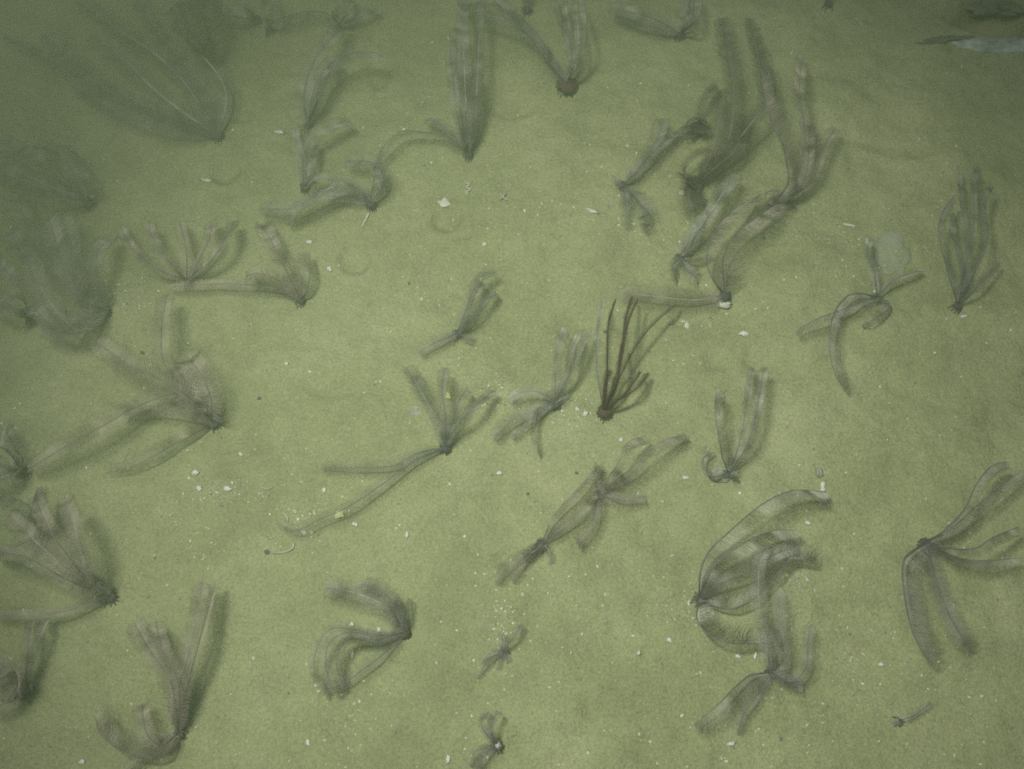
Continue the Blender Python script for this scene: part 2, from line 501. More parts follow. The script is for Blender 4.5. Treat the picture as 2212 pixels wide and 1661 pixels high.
star('feather star at the top edge with one broad level arm to each side', (735, 55), [
    (A(690, 38, 640, 44, 598, 58), 32, .03), (A(725, 20, 718, -12), 22, .06), (A(750, 20, 757, -12), 24, .06, dict(pale=True)), (A(780, 36, 818, 22), 26, .03)], disc=7)
star('feather star with two long upright arms bowing right, one edged black, below the top edge', (663, 271), [
    (A(657, 200, 680, 130, 715, 85, 745, 52), 40, .07), (A(694, 222, 710, 165, 745, 130, 790, 122, 822, 132), 34, .06, dict(edge=1, thick=1.6, droop=.1)),
    (A(672, 215, 695, 160, 725, 125), 30, .06)], disc=6, cirri=8)
star('feather star with a slim upright arm bending right, just left of the arched star', (656, 402), [
    (A(655, 345, 668, 300, 715, 272, 758, 263), 30, .05), (A(650, 345, 641, 305, 637, 276), 24, .05), (A(668, 380, 676, 345, 684, 310), 18, .04)], disc=8, pale=True)
star('arched feather star whose pale arms loop left and up to a rounded frond', (801, 440), [
    (A(770, 416, 720, 418, 660, 440, 618, 478), 32, .05, dict(pale=True)), (A(782, 415, 740, 392, 690, 382, 664, 402), 34, .05, dict(pale=True)),
    (A(828, 392, 805, 352, 746, 347), 40, .05), (A(820, 385, 816, 358), 26, .04), (A(768, 432, 700, 424, 630, 450, 560, 450), 30, .04), (A(775, 408, 730, 400, 700, 410), 30, .05)], disc=9)
star('tall feather star with bundled upright arms and one banded arm bent left', (1012, 331), [
    (A(1008, 250, 1003, 150, 1000, 60, 1004, -10), 31, .09, dict(pale=True)), (A(988, 250, 980, 180, 972, 110), 26, .08), (A(1026, 240, 1032, 150, 1036, 60, 1040, -10), 22, .08, dict(pale=True)),
    (A(1000, 280, 992, 200, 988, 130, 985, 60), 28, .09), (A(960, 300, 910, 292, 868, 291, 835, 322, 812, 362), 23, .035, dict(band=.5)), (A(985, 298, 952, 268, 920, 260), 22, .04),
    (A(1018, 280, 1022, 220, 1030, 160), 23, .07)], disc=8)
star('feather star with a reddish brown base and long curving pale-ribbed arms at the top edge', (1223, 184), [
    (A(1228, 110, 1202, 20, 1190, -14), 16, .09, dict(pale=True)), (A(1246, 110, 1240, 0), 15, .09, dict(pale=True)), (A(1257, 120, 1262, 60, 1254, -5), 15, .09, dict(pale=True)),
    (A(1172, 112, 1122, 52, 1060, 18, 1000, 18), 33, .08), (A(1186, 120, 1150, 70, 1100, 20, 1060, -12), 31, .09), (A(1236, 120, 1226, 60, 1216, -5), 17, .09), (A(1190, 130, 1140, 75, 1070, 40, 1010, 35), 25, .06)],
    disc=20, disc_mat='disc_brown', lift=.014)
star('feather star at the top edge with a broad double arm pointing left', (1470, 74), [
    (A(1420, 44, 1370, 28, 1320, 16), 32, .05), (A(1400, 56, 1330, 32), 30, .04), (A(1480, 30, 1478, -10), 20, .07, dict(pale=True)), (A(1500, 42, 1512, -10), 18, .07, dict(pale=True)), (A(1488, 40, 1492, -10), 16, .06)], disc=7)
star('dark tip of a feather star poking in at the top edge near the right corner', (1790, 6), [
    (A(1784, -25), 16), (A(1800, -25), 16)], disc=8, cirri=6)
star('dark feather star base at the top edge above the curved arms of the red-brown one', (1138, 20), [
    (A(1128, -18), 20), (A(1152, -18), 20), (A(1140, -20), 18, .05, dict(pale=True))], disc=9, cirri=8)

# --- right-hand cluster
star('crooked feather star with a hooked base and a ragged frond hanging below', (1348, 398), [
    (A(1374, 372, 1402, 330, 1424, 290, 1432, 256), 34, .04, dict(band=.4)), (A(1390, 352, 1430, 312, 1466, 285), 34, .035, dict(band=.4)), (A(1333, 400, 1330, 380), 16, .02),
    (A(1352, 440, 1355, 488), 24, .03), (A(1378, 432, 1402, 462, 1386, 492), 40, .03, dict(band=.5))], disc=8)
star('dark tightly coiled feather star with one thin arm arching up', (1508, 276), [
    (A(1512, 228, 1530, 200, 1548, 184), 20, .05), (A(1485, 290, 1500, 262, 1530, 268), 26, .03, dict(dens=.0009)), (A(1530, 285, 1495, 282), 26, .03, dict(dens=.0009)), (A(1480, 280, 1450, 300), 24, .03)], disc=16, band=.3, shade=.3, warm=True)
star('shaggy dark feather star with long faint arms sweeping up to the top', (1500, 398), [
    (A(1540, 360, 1575, 300, 1585, 200, 1570, 100, 1560, 40), 46, .09), (A(1560, 340, 1620, 270, 1655, 210, 1635, 120, 1620, 40), 40, .10, dict(thick=1.5)),
    (A(1488, 420, 1502, 455), 46, .03, dict(dens=.0009)), (A(1510, 430, 1525, 450), 36, .03), (A(1540, 330, 1550, 260, 1556, 195), 36, .07), (A(1475, 365, 1500, 335, 1535, 322), 18, .05),
    (A(1535, 370, 1590, 320, 1610, 250), 44, .07), (A(1480, 390, 1485, 380), 40, .04)], disc=17, band=.3, shade=.33, warm=True)
star('feather star with one straight white-ribbed arm leaning right over a dark base', (1470, 556), [
    (A(1485, 528, 1520, 480, 1560, 420, 1592, 376), 34, .06, dict(pale=True, thick=1.5)), (A(1498, 520, 1540, 450, 1562, 400), 30, .05), (A(1452, 575, 1460, 604), 26, .02), (A(1486, 582, 1506, 606), 40, .025), (A(1500, 566, 1534, 550), 20, .02), (A(1480, 545, 1495, 500, 1515, 470), 22, .04)], disc=11, band=.4)
star('feather star on a pale block, one broad level arm left, two curving up', (1566, 637), [
    (A(1500, 648, 1420, 641, 1343, 632), 48, .03, dict(pale=True, roll=0)), (A(1546, 580, 1556, 510, 1600, 462, 1642, 430), 42, .06, dict(edge=1)), (A(1580, 570, 1602, 520, 1650, 482, 1694, 450), 46, .06)], disc=12, lift=.014)
star('feather star with a shaggy grey base and tall arms flung up and to the right', (1672, 441), [
    (A(1718, 400, 1736, 330, 1736, 260, 1726, 200, 1732, 120), 36, .09), (A(1712, 392, 1708, 320, 1682, 260, 1664, 200, 1654, 110), 34, .09, dict(thick=1.4)), (A(1715, 422, 1758, 382, 1780, 320, 1806, 274), 24, .06),
    (A(1700, 424, 1735, 392, 1748, 330, 1750, 270), 26, .07), (A(1650, 450, 1640, 462), 30, .02), (A(1695, 445, 1715, 440), 26, .02), (A(1665, 425, 1690, 420), 30, .03)], disc=14, band=.4)
star('spread feather star of thin bent arms around a pale whitish blob', (1895, 642), [
    (A(1850, 668, 1790, 690, 1742, 712, 1728, 726), 26, .04, dict(edge=-1, thick=1.5)), (A(1850, 642, 1820, 668, 1804, 712, 1803, 760, 1815, 810, 1832, 834), 26, .04, dict(edge=-1, thick=1.4)), (A(1889, 590, 1874, 540, 1880, 514), 24, .05),
    (A(1930, 606, 1970, 590, 1992, 584), 18, .03, dict(thick=1.8)), (A(1912, 658, 1884, 682, 1862, 696), 22, .03, dict(thick=1.6))], disc=7)
star('upright slender feather star with dark curved arms near the right edge', (2069, 658), [
    (A(2055, 590, 2036, 510, 2040, 470, 2065, 428), 17, .07, dict(edge=1, thick=1.5)), (A(2086, 580, 2086, 500, 2076, 420, 2070, 358), 18, .08), (A(2096, 590, 2126, 520, 2122, 440, 2140, 400), 18, .08, dict(edge=-1, thick=1.4)),
    (A(2112, 620, 2162, 568), 11, .04), (A(2078, 590, 2062, 520, 2058, 460), 17, .07), (A(2090, 560, 2105, 480, 2104, 400, 2112, 360), 17, .08)], disc=8)

# --- left side
star('blurred feather star at the left edge with a teal-grey base and many short arms', (191, 437), [
    (A(140, 390, 80, 340, 0, 300), 35, .07, dict(pale=True)), (A(120, 430, 50, 410, -15, 380), 32, .07), (A(150, 362, 112, 322, 74, 316), 38, .07), (A(110, 395, 40, 345, -15, 330), 35, .07), (A(178, 380, 150, 330, 135, 315), 32, .07), (A(130, 412, 60, 380, -10, 355), 32, .07, dict(pale=True))], disc=9, shade=.85, warm=False)
star('very large blurred feather star on the left, broad arms piled up over a teal base', (226, 671), [
    (A(195, 610, 170, 540, 150, 470), 52, .07), (A(160, 640, 110, 560, 60, 480, 20, 420), 52, .07), (A(150, 690, 100, 640, 60, 560, 20, 500), 52, .07, dict(pale=True)), (A(172, 718, 110, 700, 68, 660), 43, .07),
    (A(205, 590, 215, 540, 243, 512), 35, .07), (A(175, 640, 135, 560, 105, 470), 52, .07), (A(190, 690, 140, 730, 90, 720), 35, .06)], disc=11, band=.25, shade=.95, warm=False)
star('half-seen feather star at the left edge below the very large one', (64, 686), [
    (A(30, 660, -20, 630), 31, .07, dict(pale=True)), (A(50, 640, 20, 590, -15, 556), 35, .07), (A(20, 680, -20, 665), 25, .07, dict(pale=True))], disc=10)
star('fan of five round-ended faint arms standing left of the banded horizontal arm', (404, 606), [
    (A(402, 540, 390, 480), 28, .06), (A(430, 560, 454, 512, 456, 478), 28, .06), (A(456, 562, 490, 512, 506, 478), 28, .06), (A(362, 562, 330, 512, 320, 480), 28, .06), (A(342, 582, 290, 540, 260, 490), 28, .05)], disc=6, cirri=8, band=.15, shade=1.3)
star('feather star with a long banded level arm and a blunt spotted frond pointing up', (649, 648), [
    (A(617, 582, 592, 532, 566, 484), 40, .06, dict(band=.5)), (A(656, 592, 656, 546), 30, .05), (A(602, 606, 560, 590, 532, 596), 34, .04, dict(band=.4)), (A(622, 632, 560, 618, 470, 613, 368, 620), 30, .03, dict(band=.7))], disc=8)
star('large feather star with banded arms, a long one trailing to the left edge', (460, 914), [
    (A(455, 860, 432, 805, 402, 768), 62, .07, dict(band=.5)), (A(420, 862, 382, 822, 352, 775, 350, 700, 362, 636), 42, .08, dict(band=.3)), (A(400, 896, 340, 885, 268, 897), 36, .04, dict(band=.6)),
    (A(392, 852, 310, 872, 222, 920, 140, 965, 62, 1012), 42, .07), (A(440, 922, 390, 940, 330, 975, 275, 1000, 228, 1012), 26, .035, dict(band=.6)), (A(405, 855, 330, 812, 270, 782, 208, 738), 54, .09, dict(band=.25)), (A(440, 870, 400, 820, 378, 790), 50, .07, dict(band=.5))], disc=10, band=.4)
star('feather star cut by the left edge with one thin pale rib, below the trailing arm', (46, 1016), [
    (A(28, 988, 5, 950, -20, 915), 34, .08, dict(pale=True, thick=1.4)), (A(20, 1008, -20, 1000), 40, .06), (A(15, 1030, -20, 1050), 44, .06), (A(50, 985, 30, 945, 20, 920), 24, .06)], disc=11)
star('feather star with long yellowish-ribbed arms and one level arm running to the left edge', (238, 1290), [
    (A(190, 1306, 120, 1324, 60, 1327, -15, 1330), 26, .05, dict(pale=True)), (A(192, 1250, 180, 1200, 162, 1140, 140, 1075), 46, .11, dict(pale=True, thick=1.3)), (A(150, 1232, 80, 1172, 20, 1112), 46, .11, dict(pale=True)), (A(140, 1250, 60, 1205, -15, 1190), 40, .10), (A(180, 1240, 110, 1150, 75, 1070), 43, .12)], disc=9, band=.08)
star('faint feather star with a tiny teal base behind long yellowish ribs, left edge', (92, 1156), [
    (A(70, 1120, 30, 1092, -15, 1080), 35, .09), (A(84, 1110, 95, 1056), 35, .09), (A(60, 1170, 10, 1190, -15, 1200), 21, .06)], disc=8, cirri=6)
star('dark feather star in the bottom left corner beside a bright white shell', (54, 1498), [
    (A(20, 1470, -22, 1430), 54, .08), (A(32, 1450, 0, 1432, -22, 1425), 50, .08), (A(10, 1520, -22, 1530), 36, .05), (A(25, 1490, -20, 1470), 54, .07), (A(72, 1420, 92, 1360, 102, 1335), 30, .05, dict(pale=True)), (A(60, 1400, 70, 1336), 26, .05)], disc=12)
star('feather star near the lower left with four upright arms and two round lobes', (385, 1584), [
    (A(385, 1500, 400, 1430, 424, 1340, 438, 1258), 40, .08, dict(pale=True, thick=1.2)), (A(405, 1480, 432, 1380, 466, 1258), 26, .07), (A(370, 1480, 322, 1402, 290, 1345), 46, .08), (A(386, 1480, 352, 1402, 336, 1342), 42, .08),
    (A(340, 1612, 280, 1602, 238, 1572, 226, 1538), 50, .05), (A(350, 1610, 320, 1590, 310, 1550, 308, 1520), 40, .05), (A(345, 1612, 302, 1636, 268, 1668), 26, .03, dict(pale=True))], disc=10, band=.15)

# --- middle
star('small feather star with two arms up and one short frond down left, mid upper centre', (988, 719), [
    (A(1010, 660, 1030, 610, 1050, 592, 1072, 588), 22, .05), (A(1020, 690, 1046, 650, 1074, 634), 20, .04), (A(952, 735, 922, 750, 905, 761), 26, .025), (A(1003, 728, 1022, 738), 20, .012), (A(1008, 690, 1024, 640, 1042, 610), 20, .05)], disc=8)
star('wide feather star with two long ladder-like arms trailing to the lower left', (962, 966), [
    (A(940, 900, 912, 850, 880, 792), 36, .05, dict(pale=True)), (A(962, 900, 956, 850, 960, 794), 24, .06), (A(985, 920, 1022, 882, 1066, 844), 24, .05), (A(980, 900, 1000, 852, 1012, 842), 22, .05),
    (A(900, 980, 850, 1006, 780, 1010, 694, 1010), 30, .025, dict(dens=.0015, edge=0, roll=0)), (A(890, 1000, 820, 1050, 750, 1096, 690, 1122, 640, 1146, 600, 1130), 28, .03, dict(dens=.0015, edge=0, roll=0))], disc=11)
star('grey feather star with three upright arms and drooping arms to the left, beside white shells', (1198, 872), [
    (A(1200, 800, 1210, 742, 1220, 710), 26, .06), (A(1226, 800, 1236, 752, 1252, 720), 16, .06), (A(1240, 790, 1260, 742, 1280, 714), 16, .06), (A(1160, 846, 1120, 850, 1100, 862), 28, .035), (A(1140, 892, 1100, 912, 1066, 946), 30, .03), (A(1158, 898, 1120, 930, 1105, 944), 22, .03), (A(1166, 884, 1154, 912, 1152, 950, 1163, 980), 16, .03), (A(1212, 862, 1222, 850), 26, .02)], disc=12, pale=True, band=.4)
star('reddish brown feather star with thin upright arms, the only brown one in the centre', (1304, 888), [
    (A(1311, 820, 1312, 760, 1315, 700, 1331, 646), 9, .10, dict(thick=3.0, fold=.9)), (A(1331, 830, 1345, 760, 1356, 700, 1378, 646), 9, .10, dict(thick=3.0, fold=.9)), (A(1345, 855, 1374, 820, 1384, 804), 12, .05, dict(thick=2.4, fold=.9)), (A(1306, 830, 1318, 800), 16, .05, dict(thick=3.0)),
    (A(1290, 800, 1291, 720, 1304, 644), 13, .07, dict(grey=True, fold=.8)), (A(1360, 772, 1402, 710, 1462, 658), 13, .05, dict(thick=1.6, fold=.7)), (A(1330, 840, 1340, 780, 1352, 690, 1366, 640), 11, .07, dict(thick=1.8, fold=.7)), (A(1340, 862, 1376, 838, 1400, 806), 14, .04, dict(thick=2.0)), (A(1322, 840, 1336, 790, 1345, 740), 12, .07, dict(thick=2.2, fold=.9))],  # third arm on this line stands in for a long arm's cast shadow
    tone='brown', disc=14, lift=.016, band=.15)
star('spiky feather star curled on a pale round stone with three upright arms', (1574, 1022), [
    (A(1566, 960, 1555, 890, 1557, 848), 24, .06), (A(1596, 960, 1612, 880, 1625, 794), 18, .07), (A(1612, 965, 1634, 890, 1652, 794), 24, .07), (A(1540, 1030, 1520, 1010, 1521, 988, 1542, 977), 24, .03, dict(thick=1.8, dens=.002)), (A(1585, 1035, 1590, 1020), 24, .02)], disc=8, band=.4)
star('feather star lying lower centre with curled fringed arms, lower of a touching pair', (1171, 1174), [
    (A(1130, 1200, 1092, 1224, 1070, 1258), 26, .03, dict(band=.5)), (A(1125, 1220, 1106, 1256), 20, .02), (A(1210, 1115, 1260, 1060, 1302, 1008), 28, .04, dict(band=.6, edge=1)), (A(1220, 1136, 1262, 1100, 1286, 1070), 28, .03, dict(band=.5)), (A(1186, 1190, 1190, 1215), 18, .015), (A(1155, 1190, 1130, 1205), 26, .02)], disc=11, pale=True)
star('feather star with two arms sweeping up right, upper of a touching pair', (1296, 1066), [
    (A(1342, 1078, 1392, 1074), 34, .03, dict(band=.4)), (A(1342, 1010, 1362, 966, 1402, 950), 26, .06, dict(edge=1)), (A(1362, 1030, 1422, 972, 1484, 948), 30, .05, dict(edge=1)), (A(1286, 1034, 1294, 1006), 22, .03), (A(1326, 1036, 1340, 1016), 24, .03), (A(1286, 1120, 1262, 1160, 1250, 1178), 30, .03)], disc=9, pale=True)
star('feather star with three nested arms curling into a loop on its left', (874, 1366), [
    (A(832, 1310, 770, 1282, 703, 1268), 46, .05, dict(pale=True)), (A(850, 1302, 812, 1272, 778, 1262), 42, .05), (A(820, 1382, 760, 1380, 735, 1402, 727, 1440, 742, 1486), 22, .05), (A(822, 1376, 760, 1366, 716, 1384, 703, 1430, 716, 1490), 24, .06), (A(822, 1372, 760, 1360, 712, 1360, 682, 1408, 680, 1450, 702, 1500), 20, .06),
    (A(820, 1420, 770, 1456, 742, 1478, 705, 1490), 32, .03, dict(dens=.0018)), (A(862, 1318, 856, 1294), 16, .03), (A(880, 1330, 886, 1292), 14, .03)], disc=11, disc_mat='disc_brown', band=.35)
star('feather star with a banded fan of arms opening to the right from one point', (1509, 1292), [
    (A(1530, 1222, 1590, 1160, 1660, 1102, 1720, 1076, 1792, 1080), 40, .06, dict(edge=1)), (A(1560, 1236, 1620, 1190, 1680, 1165, 1728, 1165), 46, .05, dict(band=.9, edge=1)), (A(1560, 1302, 1612, 1282, 1660, 1232, 1702, 1192, 1762, 1200), 42, .05, dict(band=.9, edge=-1)), (A(1536, 1350, 1582, 1370, 1652, 1370), 44, .04, dict(band=1.1, edge=-1)), (A(1550, 1265, 1610, 1235, 1670, 1200, 1720, 1180), 40, .05, dict(band=.7))], disc=8, band=.5)
star('feather star lower right with two broad fronds to the lower left and upright arms', (1664, 1452), [
    (A(1655, 1380, 1640, 1300, 1640, 1220, 1656, 1178), 36, .07, dict(pale=True)), (A(1682, 1400, 1666, 1348), 16, .04, dict(thick=2.4)), (A(1710, 1472, 1742, 1440, 1745, 1390, 1752, 1354), 30, .04), (A(1698, 1440, 1690, 1360, 1680, 1270), 34, .06, dict(pale=True)), (A(1700, 1472, 1734, 1482), 36, .02), (A(1610, 1490, 1560, 1540, 1512, 1578), 42, .03, dict(edge=-1)), (A(1632, 1508, 1606, 1542, 1594, 1584), 26, .02)], disc=10, band=.25)
star('feather star at the right edge, thin curved arms right and broad ones below', (2000, 1172), [
    (A(2050, 1150, 2090, 1110, 2120, 1050, 2150, 1015, 2178, 1008), 24, .06, dict(edge=1, thick=1.6)), (A(2060, 1150, 2140, 1082, 2212, 1026), 24, .06, dict(edge=1)), (A(2060, 1195, 2112, 1194, 2152, 1170, 2204, 1148), 24, .06, dict(edge=1, thick=1.4)), (A(2060, 1212, 2122, 1222, 2210, 1215), 24, .05),
    (A(1972, 1222, 1974, 1280, 1988, 1350, 2010, 1400, 2026, 1418), 48, .05, dict(edge=-1, thick=1.6)), (A(2020, 1252, 2052, 1332, 2096, 1402), 44, .05)], disc=11)
star('tiny frayed feather star among white grit below the centre', (1087, 1405), [
    (A(1055, 1428, 1030, 1462), 15, .02), (A(1076, 1446), 14, .015), (A(1084, 1368), 16, .03), (A(1110, 1376, 1128, 1350), 15, .03), (A(1060, 1410, 1040, 1432), 14, .02), (A(1098, 1428), 16, .015)], disc=8)
star('small feather star with a white-striped base and forked arms at the bottom edge', (1074, 1609), [
    (A(1046, 1580, 1040, 1556, 1056, 1538), 17, .04), (A(1060, 1572, 1072, 1546, 1082, 1538), 15, .04), (A(1040, 1640, 1028, 1668), 18, .025), (A(1026, 1624, 1014, 1652), 15, .025)], disc=9, disc_mat='disc_pale')
star('faint single-armed feather star half buried in the mud, far lower right', (1945, 1556), [
    (A(1975, 1545, 2012, 1518), 14, .015), (A(1930, 1562), 14, .01)], disc=3, cirri=3, shade=1.5)

# ------------------------------------------------------------------ shells and stones
sh_no = 0
def shell(name, label, x, y, rx, ry, rz, mat, cat='shell', rot=None, rough=.22, group=None, seg=14, rings=8, sink=.35):
    """irregular flattened body; rx, ry, rz in sheet units"""
    global sh_no
    sh_no += 1
    g = spot(x, y); z = gz(g[0], g[1]); g = spot(x, y, z); s = px(g)
    V, F = lump(rx * s, ry * s, rz * s, seg, rings, rough, 900 + sh_no, 3.0)
    a = rot if rot is not None else random.uniform(0, 6.28)
    c_, s_ = math.cos(a), math.sin(a)
    V = np.stack([V[:, 0] * c_ - V[:, 1] * s_, V[:, 0] * s_ + V[:, 1] * c_, V[:, 2]], 1)
    lo = rz * s * (1 - sink)
    V[:, 2] += lo
    o = link(name, mesh(name, V, F, np.full(len(V), 1.0)), None, M[mat])
    o.location = (g[0], g[1], gz(g[0], g[1]))
    return tag(o, label, cat, group)

GS = 'shell pieces on the mud'
for nm, lb, x, y, rx, ry, rz, mt in [
    ('shell', 'largest round cream shell lying alone in the upper middle', 959, 439, 13, 12, 4, 'shell_cream'),
    ('shell', 'small round white shell left of the burrow ring, upper left of centre', 712, 582, 6, 5.5, 4, 'shell'),
    ('shell', 'tiny white shell alone on bare mud left of centre', 619, 786, 4.5, 4, 3, 'shell'),
    ('shell_fragment', 'white tooth-shaped shell piece below the broad level arm', 1484, 703, 5, 8, 4, 'shell'),
    ('shell_fragment', 'white triangular shell piece right of the tooth-shaped one', 1607, 722, 10, 6, 4, 'shell'),
    ('shell', 'round bluish white shell touching the base of the brown feather star', 1265, 895, 6.5, 6.5, 5, 'shell'),
    ('shell_fragment', 'dull white shell piece between the grey and the brown feather stars', 1247, 884, 6, 5, 3, 'shell_cream'),
    ('shell_fragment', 'bright white angular shell piece, upper of two left of the gravel patch', 423, 1022, 8, 6, 4, 'shell'),
    ('shell_fragment', 'white shell piece, lower of two left of the gravel patch', 431, 1056, 6, 6, 4, 'shell'),
    ('shell_fragment', 'elongated white shell piece in the gravel patch left of centre', 492, 1056, 10, 5, 4, 'shell'),
    ('shell_fragment', 'tiny white shell chip above the gravel patch left of centre', 520, 981, 5, 4, 3, 'shell'),
    ('shell_fragment', 'white oval shell chip between the two ladder-like arms', 700, 1059, 4.5, 6, 3, 'shell'),
    ('shell_fragment', 'bright white shell piece below the long ladder-like arm', 767, 1133, 7, 4.5, 4, 'shell'),
    ('shell_fragment', 'dull yellow lump under the long ladder-like arm', 734, 1112, 11, 8, 4, 'shell_yellow'),
    ('shell_fragment', 'white shell piece, left of two close together under the ladder-like arm tip', 656, 1150, 6, 5, 3, 'shell'),
    ('shell_fragment', 'white shell chip, right of two close together under the ladder-like arm tip', 674, 1151, 4, 4, 3, 'shell'),
    ('shell_fragment', 'white upright sliver of shell alone on bare mud, lower centre', 879, 1155, 3.5, 7, 3, 'shell'),
    ('shell', 'white shell left of the looped arms, on the upper broad arm', 760, 1349, 6, 5, 4, 'shell'),
    ('shell', 'white shell lying on the arms close to the brown-based looped star', 819, 1361, 5, 6, 4, 'shell'),
    ('shell_fragment', 'slim white sliver inside the looped arms', 762, 1414, 3, 8, 3, 'shell'),
    ('shell', 'white oval shell left of the lower right feather star on bare mud', 1445, 1382, 5, 7, 4, 'shell'),
    ('shell', 'small white shell lower left of the oval shell on bare mud', 1380, 1410, 4, 5, 3, 'shell'),
    ('shell_fragment', 'white rectangular shell piece near the bottom right fronds', 1578, 1607, 10, 5, 4, 'shell'),
    ('shell_fragment', 'white shell piece above the dark base of the lower right star, left of two', 1594, 1418, 7, 4.5, 4, 'shell'),
    ('shell_fragment', 'thin white shell splinter, right of two above the lower right star base', 1631, 1417, 3, 8, 3, 'shell'),
    ('shell_fragment', 'white sliver of shell between the banded fan and the right edge', 1745, 1130, 7, 3.5, 3, 'shell'),
    ('shell_fragment', 'long white chip of shell, upper left, beside the slim upright star', 603, 286, 11, 5, 4, 'shell'),
    ('shell', 'yellow oval pebble between the arms of the ladder-armed star', 969, 857, 6, 8, 5, 'shell_yellow'),
    ('shell', 'white round shell on the mud at upper centre right of the burrow hollow', 1046, 529, 5, 4.5, 4, 'shell'),
    ('shell_fragment', 'white chip at the foot of the ring burrow, upper left of centre', 668, 523, 6, 4.5, 3, 'shell'),
    ('shell_fragment', 'white shell chip right of the ladder-armed star base', 1078, 1023, 7, 4.5, 4, 'shell'),
    ('shell_fragment', 'white chip above the arms that sweep up right', 1342, 950, 5, 5, 3, 'shell'),
    ('shell_fragment', 'white chip left of the spiky curled star', 1480, 1032, 7, 4, 3, 'shell'),
    ('shell_fragment', 'bright yellowish white chip by the shaggy dark star, right cluster', 1472, 418, 6, 5, 4, 'shell'),
    ('shell_fragment', 'pale bar-shaped chip right of the crooked star’s hanging frond', 1278, 455, 14, 4.5, 3, 'shell_cream'),
    ('shell_fragment', 'long pale splinter at right between two feather stars', 1835, 487, 13, 3, 3, 'shell_cream'),
    ('shell_fragment', 'white sliver under the upright slender star near the right edge', 2081, 684, 10, 3, 3, 'shell'),
    ('shell_fragment', 'bright bluish white chip at lower right with grit around it', 1902, 1436, 6, 5, 4, 'shell'),
    ('shell_fragment', 'white chip in the bottom left corner beside a dark star base', 66, 1488, 5, 10, 5, 'shell'),
    ('shell_fragment', 'white chip at the bottom edge left of the small forked star', 968, 1640, 4.5, 9, 4, 'shell'),
    ('shell_fragment', 'white chip at the bottom edge, lower left', 178, 1646, 7, 5, 4, 'shell'),
    ('shell_fragment', 'white chip right of the spiky star by a frayed grey tuft', 1777, 1052, 5, 12, 4, 'shell'),
    ('shell_fragment', 'pale chip at the base of the blurred star by the left edge', 200, 427, 8, 5, 4, 'shell_cream'),
    ('shell_fragment', 'white chip near the bottom, left of the looped-arm star', 665, 1604, 4, 7, 3, 'shell'),
    ('shell_fragment', 'pale elongated chip left of the burrow ring in the upper left', 446, 390, 10, 4, 3, 'shell_cream'),
]:
    shell(nm, lb, x, y, rx, ry, rz, mt, 'shell', 0.4 * random.uniform(-1, 1), .42, GS, 16, 9)

shell('stone', 'pale squarish stone block under the star with the broad level arm', 1563, 659, 18, 10, 9, 'shell_cream', 'stone', 0.05, .3, None, 20, 10)
shell('stone', 'pale round stone gripped by the spiky curled feather star', 1556, 1026, 24, 17, 7, 'mudstone', 'stone', -0.2, .2, None, 24, 12, .5)
shell('sand_dollar', 'flat round grey disc with a pale rim left of the ladder-armed star', 897, 888, 14, 13, 3, 'mudstone', 'sand dollar', 0, .05, None, 24, 10)
shell('frayed_tuft', 'frayed grey tuft above a white chip right of the spiky star', 1768, 1022, 8, 11, 5, 'mudstone', 'tuft', 0.3, .5, None, 18, 10)

for lb, x, y, r_ in [
    ('black speck-like pebble alone on bare mud left of centre', 560, 861, 4.5), ('tiny black pebble right of the ladder-armed star', 1245, 1022, 3.5),
    ('dark pebble under the large banded star’s upper arm, far left', 308, 763, 5), ('tiny dark pebble in open mud, upper centre', 884, 613, 3.5),
    ('small dark pebble right of the curving arms, right cluster', 1650, 514, 4), ('dark pebble left of the brown star’s long arms', 1307, 717, 4.5),
    ('tiny dark pebble above the small fork at centre', 1140, 1067, 3.5), ('dark grey pebble at the tail of the comma-shaped worm tube', 577, 1193, 6)]:
    shell('pebble', lb, x, y, r_, r_ * .8, r_ * .6, 'pebble', 'pebble', None, .25, 'dark pebbles on the mud')

def rod(name, label, pts, r0, r1, mat, cat, lift=.002, n=16):
    P = []
    for (x, y) in pts:
        g = spot(x, y); P.append(spot(x, y, gz(g[0], g[1]) + lift))
    path, _ = smooth_path(P, n)
    s = px(P[0]); o0 = P[0].copy(); o0[2] = gz(o0[0], o0[1])
    V, F = tube(path - o0, np.linspace(r0 * s, r1 * s, n), 7)
    o = link(name, mesh(name, V, F, np.full(len(V), 1.0)), None, M[mat]); o.location = o0
    return tag(o, label, cat)
rod('shell_splinter', 'straight white needle-like splinter below the arched feather star', A(797, 460, 790, 474, 782, 489), 2.4, 1.6, 'shell', 'shell')
rod('worm_tube', 'knotted pale worm tube right of the tall bundled star', A(1004, 395, 1014, 397, 1008, 404, 1016, 409, 1006, 415, 1013, 418), 2.6, 2.2, 'tube', 'worm tube', .002, 40)
rod('worm_tube', 'comma-shaped pale worm tube with a dark pebble at its tail', A(633, 1172, 633, 1182, 622, 1190, 604, 1194, 586, 1195), 3.0, 1.0, 'tube', 'worm tube', .002, 24)
rod('worm_tube', 'hooked pale yellow worm tube at the tip of the long ladder-like arm', A(612, 1108, 620, 1116, 622, 1126), 2.2, 1.8, 'tube', 'worm tube')
rod('worm_tube', 'thin pale thread at the tip of the upper ladder-like arm, left of centre', A(560, 1050, 575, 1056, 590, 1052), 1.3, 1.0, 'tube', 'worm tube')

